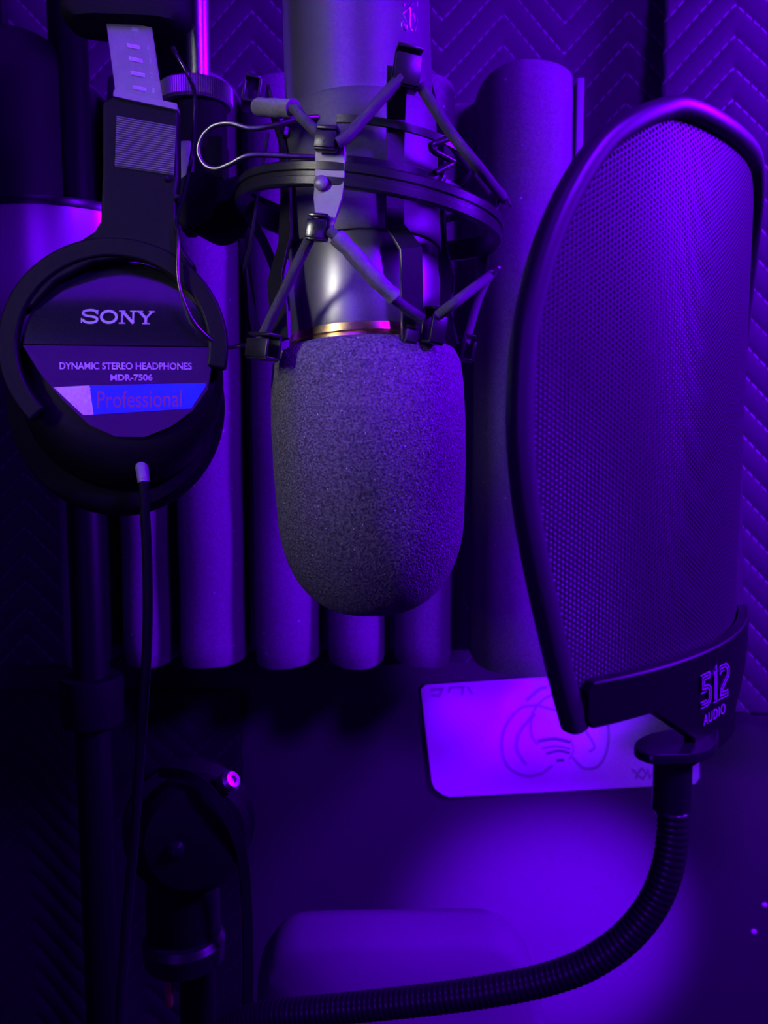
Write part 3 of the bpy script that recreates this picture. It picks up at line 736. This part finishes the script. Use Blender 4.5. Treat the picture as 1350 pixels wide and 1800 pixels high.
# ------------------------------------------------------------------ second cylinder with a wider drum, far left
dd_ = 0.42; ds = dd_/F
cc = P(12, 200, dd_)
dr = thing('microphone', 'second dark microphone at far left, slim cylinder above a wide glossy drum', 'microphone', (cc.x, cc.y, cc.z))
zt2 = P(60, 46, dd_-0.02).z; zj = P(90, 380, dd_).z
MB().lathe((cc.x, cc.y, zj-0.004), (0, 0, 1), [(0, 80*ds), (0, 88*ds), (zt2-zj, 88*ds), (zt2-zj+0.003, 84*ds), (zt2-zj+0.004, 20*ds)], 64).build('barrel', M['matte'], dr, smooth=30)
MB().lathe((cc.x, cc.y, zt2), (0, 0, 1), [(0, 8*ds), (0.25, 8*ds)], 20).build('suspension_rod', M['matte'], dr, smooth=30)
cdp = P(92, 400, dd_)
MB().lathe((cdp.x, cc.y, zj-0.07), (0, 0, 1), [(0, 90*ds), (0.010, 130*ds), (0.020, 146*ds), (0.068, 150*ds), (0.070, 146*ds)], 96).build('drum', M['drum'], dr, smooth=30)
MB().lathe((cdp.x, cc.y, zj-0.0), (0, 0, 1), [(-0.0030, 146*ds), (-0.0030, 152*ds), (-0.001, 153*ds), (0.001, 151*ds), (0.0012, 60*ds)], 96).build('drum_rim', M['blackmetal'], dr, smooth=30)

# ------------------------------------------------------------------ lower-left stand joint
jd = 0.40; js = jd/F
jt = thing('boom_stand', 'black boom stand joint with a round clutch and wing bolt at lower left', 'microphone stand', (P(335, 1700, jd).x, P(335, 1700, jd).y, 0))
def J(x, y, dz=0.0): return P(x, y, jd) - FW*dz
ax_ = (-FW + RT*0.35 + UP*0.1).normalized()
MB().lathe(J(312, 1470, -0.02), ax_, [(0, 0.010), (0, 0.028), (0.003, 0.031), (0.012, 0.031), (0.014, 0.026), (0.030, 0.026), (0.034, 0.0225), (0.036, 0.010), (0.036, 0)], 64, sx=1.0).build('clutch', M['black'], jt, smooth=30)
MB().lathe(J(320, 1470, 0.014), ax_, [(0, 0.004), (0.004, 0.004), (0.006, 0.002), (0.0062, 0)], 20).build('clutch_screw', M['gloss'], jt, smooth=30)
MB().lathe(J(383, 1385, 0.0), (RT*0.7+UP*0.5-FW*0.5), [(0, 0.003), (0.004, 0.003), (0.004, 0.0046), (0.010, 0.0050), (0.012, 0.0036), (0.0121, 0.0018), (0.0105, 0.0016), (0.0105, 0)], 24).build('wing_bolt', M['chrome'], jt, smooth=30)['label'] = 'small shiny metal bolt end'
MB().strip(smooth_path([J(285, 1350, 0.006), J(340, 1352, 0.010), J(385, 1385, 0.012), J(415, 1440, 0.010), J(430, 1500, 0.006), J(434, 1600, 0.0), J(436, 1720, 0.0), J(432, 1900, 0.0)], 5), 0.0050, 0.0012, (-FW+RT*0.5).normalized()).build('strap', M['matte'], jt, smooth=40)
MB().lathe(J(312, 1560, -0.01) , (0, 0, 1), [(-0.035, 0.0135), (-0.033, 0.0175), (-0.008, 0.0175), (0.015, 0.015), (0.03, 0.014)], 40).build('lower_socket', M['black'], jt, smooth=30)
zc2 = J(315, 1690, -0.01)
MB().lathe(zc2, (0, 0, 1), [(-0.004, 0.014), (-0.003, 0.0190), (0.006, 0.0195), (0.009, 0.0175), (0.0092, 0.01)], 48).build('collar', M['blackmetal'], jt, smooth=30)
MB().lathe((zc2.x+0.006, zc2.y, 0.02), (0, 0, 1), [(0, 0.0085), (zc2.z-0.02, 0.0085)], 32).build('tube', M['black'], jt, smooth=30)
MB().box(J(301, 1735, 0.004), RT*0.0016, FW*0.0015, UP*0.0065).build('red_tab', M['red'], jt)
MB().lathe((zc2.x+0.006, zc2.y, 0), (0, 0, 1), [(0, 0.08), (0.012, 0.08), (0.022, 0.06), (0.024, 0.01)], 48).build('base', M['matte'], jt, smooth=30)

# ------------------------------------------------------------------ pop filter
CX, CYY, RP = -0.0207, 0.3136, 0.140
T0 = math.radians(50)
PA = V((CX, CYY, 1.4)); PD = V((0, 0, 1))
def pop_uv(px, py, R=RP):
    p = PC(px, py, PA, PD, R, True); t = math.atan2(p.x-CX, CYY-p.y); return (t-T0)*RP, p.z-1.4
def S(u, v, off=0.0):
    t = T0 + u/RP; r = RP+off; return V((CX + r*math.sin(t), CYY - r*math.cos(t), 1.4+v))
def nrm(u): t = T0+u/RP; return V((math.sin(t), -math.cos(t), 0))
pf = thing('pop_filter', 'curved oval black metal-mesh pop filter on a flexible gooseneck at the right', 'pop filter', S(0, -0.08))
outl = [(1200, 192), (1150, 198), (1095, 224), (1050, 262), (1005, 330), (968, 410), (940, 500), (920, 600), (913, 740), (920, 850), (935, 955), (960, 1075), (988, 1195), (1010, 1278)]
L_ = [pop_uv(*p) for p in outl]
topv = pop_uv(1200, 192)[1]
u0 = L_[0][0]
L_ = [(0.0, topv*0.0 + max(v for u, v in L_) + 0.0003)] + [q for q in L_ if q[0] < -0.008]
left = [(p.x, p.y) for p in smooth_path([V((u, v, 0)) for u, v in L_], 8)]
outline = left[::-1] + [(-u, v) for u, v in left[1:]]
vb = min(v for u, v in outline)
# rim: rounded channel along the outline
rimpath = [S(u, v, 0.0) for u, v in outline]
def rim_hint(p):
    t = math.atan2(p.x-CX, CYY-p.y); return V((math.sin(t), -math.cos(t), 0))
rw, rt_ = 0.0026, 0.0034
rprof = [(rw*math.copysign(abs(math.cos(a))**0.7, math.cos(a)), rt_*math.copysign(abs(math.sin(a))**0.8, math.sin(a))) for a in [2*PI*k/20 for k in range(20)]]
MB().sweep(rimpath, rprof, rim_hint).build('rim', M['rim'], pf, smooth=60)
# perforated sheets
def half_width(v):
    xs = []
    for i in range(len(left)-1):
        (ua, va), (ub, vb_) = left[i], left[i+1]
        if (va-v)*(vb_-v) <= 0 and va != vb_: xs.append(-(ua + (ub-ua)*(v-va)/(vb_-va)))
    return max(xs) if xs else 0
def perforated(pitch, off, hole, ang, name, m):
    mb = MB(); verts = {}
    ca, sa = math.cos(ang), math.sin(ang)
    rad = pitch/math.sqrt(3)
    def gv(x, y, o=off):
        k = (round(x*2e5), round(y*2e5))
        if k not in verts: verts[k] = mb.vert(S(x, y, o))
        return verts[k]
    N = int(0.24/pitch)
    for j in range(-N, N):
        for i in range(-N, N):
            x = (i + 0.5*(j % 2))*pitch; y = j*pitch*math.sqrt(3)/2
            X = x*ca - y*sa; Y = x*sa + y*ca
            if Y > topv+0.002 or Y < vb+0.0005: continue
            if abs(X) > half_width(Y) - 0.0010: continue
            o_ = []; h_ = []
            for k in range(6):
                a = PI/6 + k*PI/3 + ang
                o_.append(gv(X + rad*math.cos(a), Y + rad*math.sin(a)))
                h_.append(mb.vert(S(X + rad*hole*math.cos(a), Y + rad*hole*math.sin(a), off)))
            for k in range(6):
                l = (k+1) % 6; mb.f.append((o_[k], o_[l], h_[l], h_[k]))
    ob = mb.build(name, m, pf, smooth=0, fixn=False)
    sd = ob.modifiers.new('thickness', 'SOLIDIFY'); sd.thickness = 0.0004
    return ob
perforated(0.00130, 0.0004, 0.71, math.radians(30), 'mesh_screen', M['mesh'])
perforated(0.00130, -0.0010, 0.32, math.radians(30.8), 'inner_mesh_screen', M['meshback'])
# bracket around the foot of the screen
OB = 0.0042
bt = [pop_uv(1036, 1207, RP+OB), pop_uv(1120, 1186, RP+OB), pop_uv(1210, 1156, RP+OB), pop_uv(1280, 1120, RP+OB)]
uL, vtop = bt[0]; vbot = pop_uv(1038, 1283, RP+OB)[1]
print('BRACKET', bt, uL, vtop, vbot, 'outline halfwidth', max(-u for u, v in left), 'top', topv)
vt = sum(b[1] for b in bt)/4
mb = MB(); rings = []
uk = pop_uv(1150, 1253, RP+OB)[0]; ud = pop_uv(1222, 1300, RP+OB)
vlow = pop_uv(1225, 1345, RP+OB)[1]
NU = 72
def lowv(u):
    a = abs(u)
    if a > abs(uk): return vbot
    if a > abs(ud[0]): return vbot + (ud[1]-vbot)*(abs(uk)-a)/(abs(uk)-abs(ud[0]))
    return vlow
us = [uL + (-2*uL)*k/NU for k in range(NU+1)]
for e in (abs(ud[0]), -abs(ud[0])): us += [e*1.0001, e*0.9999]
us = sorted(us)
for u in us:
    e = min(u-uL, -uL-u); r = 0.002; c_ = r - math.sqrt(max(0, r*r - max(0, r-e)**2)) if e < r else 0
    a, b = vt - c_, lowv(u) + c_
    rings.append([S(u, a, 0.0012), S(u, a, OB-0.0004), S(u, a-0.0004, OB), S(u, b+0.0004, OB), S(u, b, OB-0.0004), S(u, b, 0.0012)])
mb.loft(rings); br = mb.build('foot_bracket', M['black'], pf, smooth=40)
# marks on the bracket
lf = lambda o_: (lambda x, y: PC(x, y, PA, PD, RP+OB+o_, True))
g5 = [(31, 56), (8, 56), (8, 34), (23, 34), (29, 29), (29, 13), (23, 7), (1, 7)]
g1 = [(39, 50), (47, 57), (47, 0)]
g2 = [(59, 50), (65, 56), (80, 56), (86, 50), (86, 40), (66, 20), (64, 7), (88, 7)]
def gm(o_):
    f_ = lf(o_)
    return lambda X, Y: f_(1231 + 50*X/90, 1248 - 60*Y/62 - 25*X/90)
for g in (g5, g1, g2):
    dg_ = MB().stroke(g, 12.5, gm(0.0003), sub=3).build('number_mark', M['logo'], br, smooth=0, fixn=False)
    gg = [V(p) for p in g]; gg[0] = gg[0] + (gg[1]-gg[0]).normalized()*1.8; gg[-1] = gg[-1] + (gg[-2]-gg[-1]).normalized()*1.8
    MB().stroke(gg, 8.6, gm(0.0005), sub=3).build('number_inlay', M['black'], br, smooth=0, fixn=False)
    gg[0] = gg[0] + (gg[1]-gg[0]).normalized()*2.5; gg[-1] = gg[-1] + (gg[-2]-gg[-1]).normalized()*2.5
    MB().stroke(gg, 1.8, gm(0.0007), sub=3).build('number_centre_line', M['logo'], br, smooth=0, fixn=False)
mb = MB()
text_mesh(mb, 'AUDIO', lambda u, v: lf(0.0004)(1237 + 38*u, 1276 - 18*v - 23*u), offset=0.0, space=1.15)
mb.build('lettering', M['logo'], br, smooth=0, fixn=False)
# clamp plate with socket
hc = P(1168, 1322, 0.218)
mb = MB()
poly2 = [(1114, 1318), (1122, 1308), (1140, 1296), (1158, 1291), (1190, 1294), (1222, 1300)]
c0 = S(0.0, -0.0, 0); 
clz = P(1165, 1320, 0.215).z
def G(px, d, z): q = P(px, 1322, d); return V((q.x, q.y, z))
fl = [G(1114, 0.216, clz), G(1122, 0.212, clz), G(1145, 0.209, clz), G(1175, 0.209, clz), G(1228, 0.210, clz), G(1258, 0.216, clz), G(1258, 0.230, clz), G(1220, 0.228, clz), G(1175, 0.227, clz), G(1142, 0.224, clz), G(1122, 0.220, clz)]
fl = smooth_path(fl, 4, True)
cen = sum(fl, V((0, 0, 0)))/len(fl)
mb.loft([[p + (cen-p)*k + V((0, 0, h)) for p in fl] for h, k in ((-0.0012, 0.03), (-0.0009, 0.0), (0.0009, 0.0), (0.0013, 0.03))])
mb.build('clamp_plate', M['gloss'], pf, smooth=40)
s0 = P(1183, 1335, 0.218)
MB().lathe(s0 + V((0, 0, 0.0022)), (0, 0, 1), [(-0.001, 0.0050), (0.0006, 0.0050), (0.0010, 0.0046), (0.0010, 0.0032), (-0.0002, 0.0028), (-0.0002, 0)], 32).build('clamp_screw', M['gloss'], pf, smooth=30)
zs = P(1183, 1430, 0.218).z
MB().lathe((s0.x, s0.y, zs), (0, 0, 1), [(-0.001, 0.0040), (0, 0.0045), (0.0005, 0.0048), (s0.z-zs+0.002, 0.0048)], 40).build('socket', M['gloss'], pf, smooth=30)
# gooseneck: ribbed flexible tube
gp = [(1183, 1425, .218), (1182, 1470, .218), (1172, 1530, .218), (1146, 1592, .219), (1098, 1650, .221), (1030, 1696, .224), (950, 1724, .228), (860, 1742, .232), (760, 1756, .237), (650, 1768, .243), (540, 1778, .249), (470, 1784, .254), (420, 1800, .259), (360, 1845, .266), (300, 1930, .275), (280, 2100, .29)]
path = smooth_path([P(*p) for p in gp], 40)
# resample evenly
acc = [0.0]
for i in range(1, len(path)): acc.append(acc[-1] + (path[i]-path[i-1]).length)
step = 0.00026; tot = acc[-1]; res = []; i = 0; s_ = 0.0
while s_ < tot and i < len(acc)-1:
    while i < len(acc)-2 and acc[i+1] < s_: i += 1
    f = (s_-acc[i])/max(1e-9, acc[i+1]-acc[i]); res.append(path[i].lerp(path[i+1], f)); s_ += step
pitch = 0.00165
rad = []
for k in range(len(res)):
    ph = (k*step/pitch) % 1.0
    rad.append(0.00385 + 0.00028*math.sqrt(max(0, math.sin(PI*ph))) )
MB().tube(res, rad, 20).build('gooseneck', M['goose'], pf, smooth=75)

for o in bpy.data.objects:
    if '_o' in o: del o['_o']
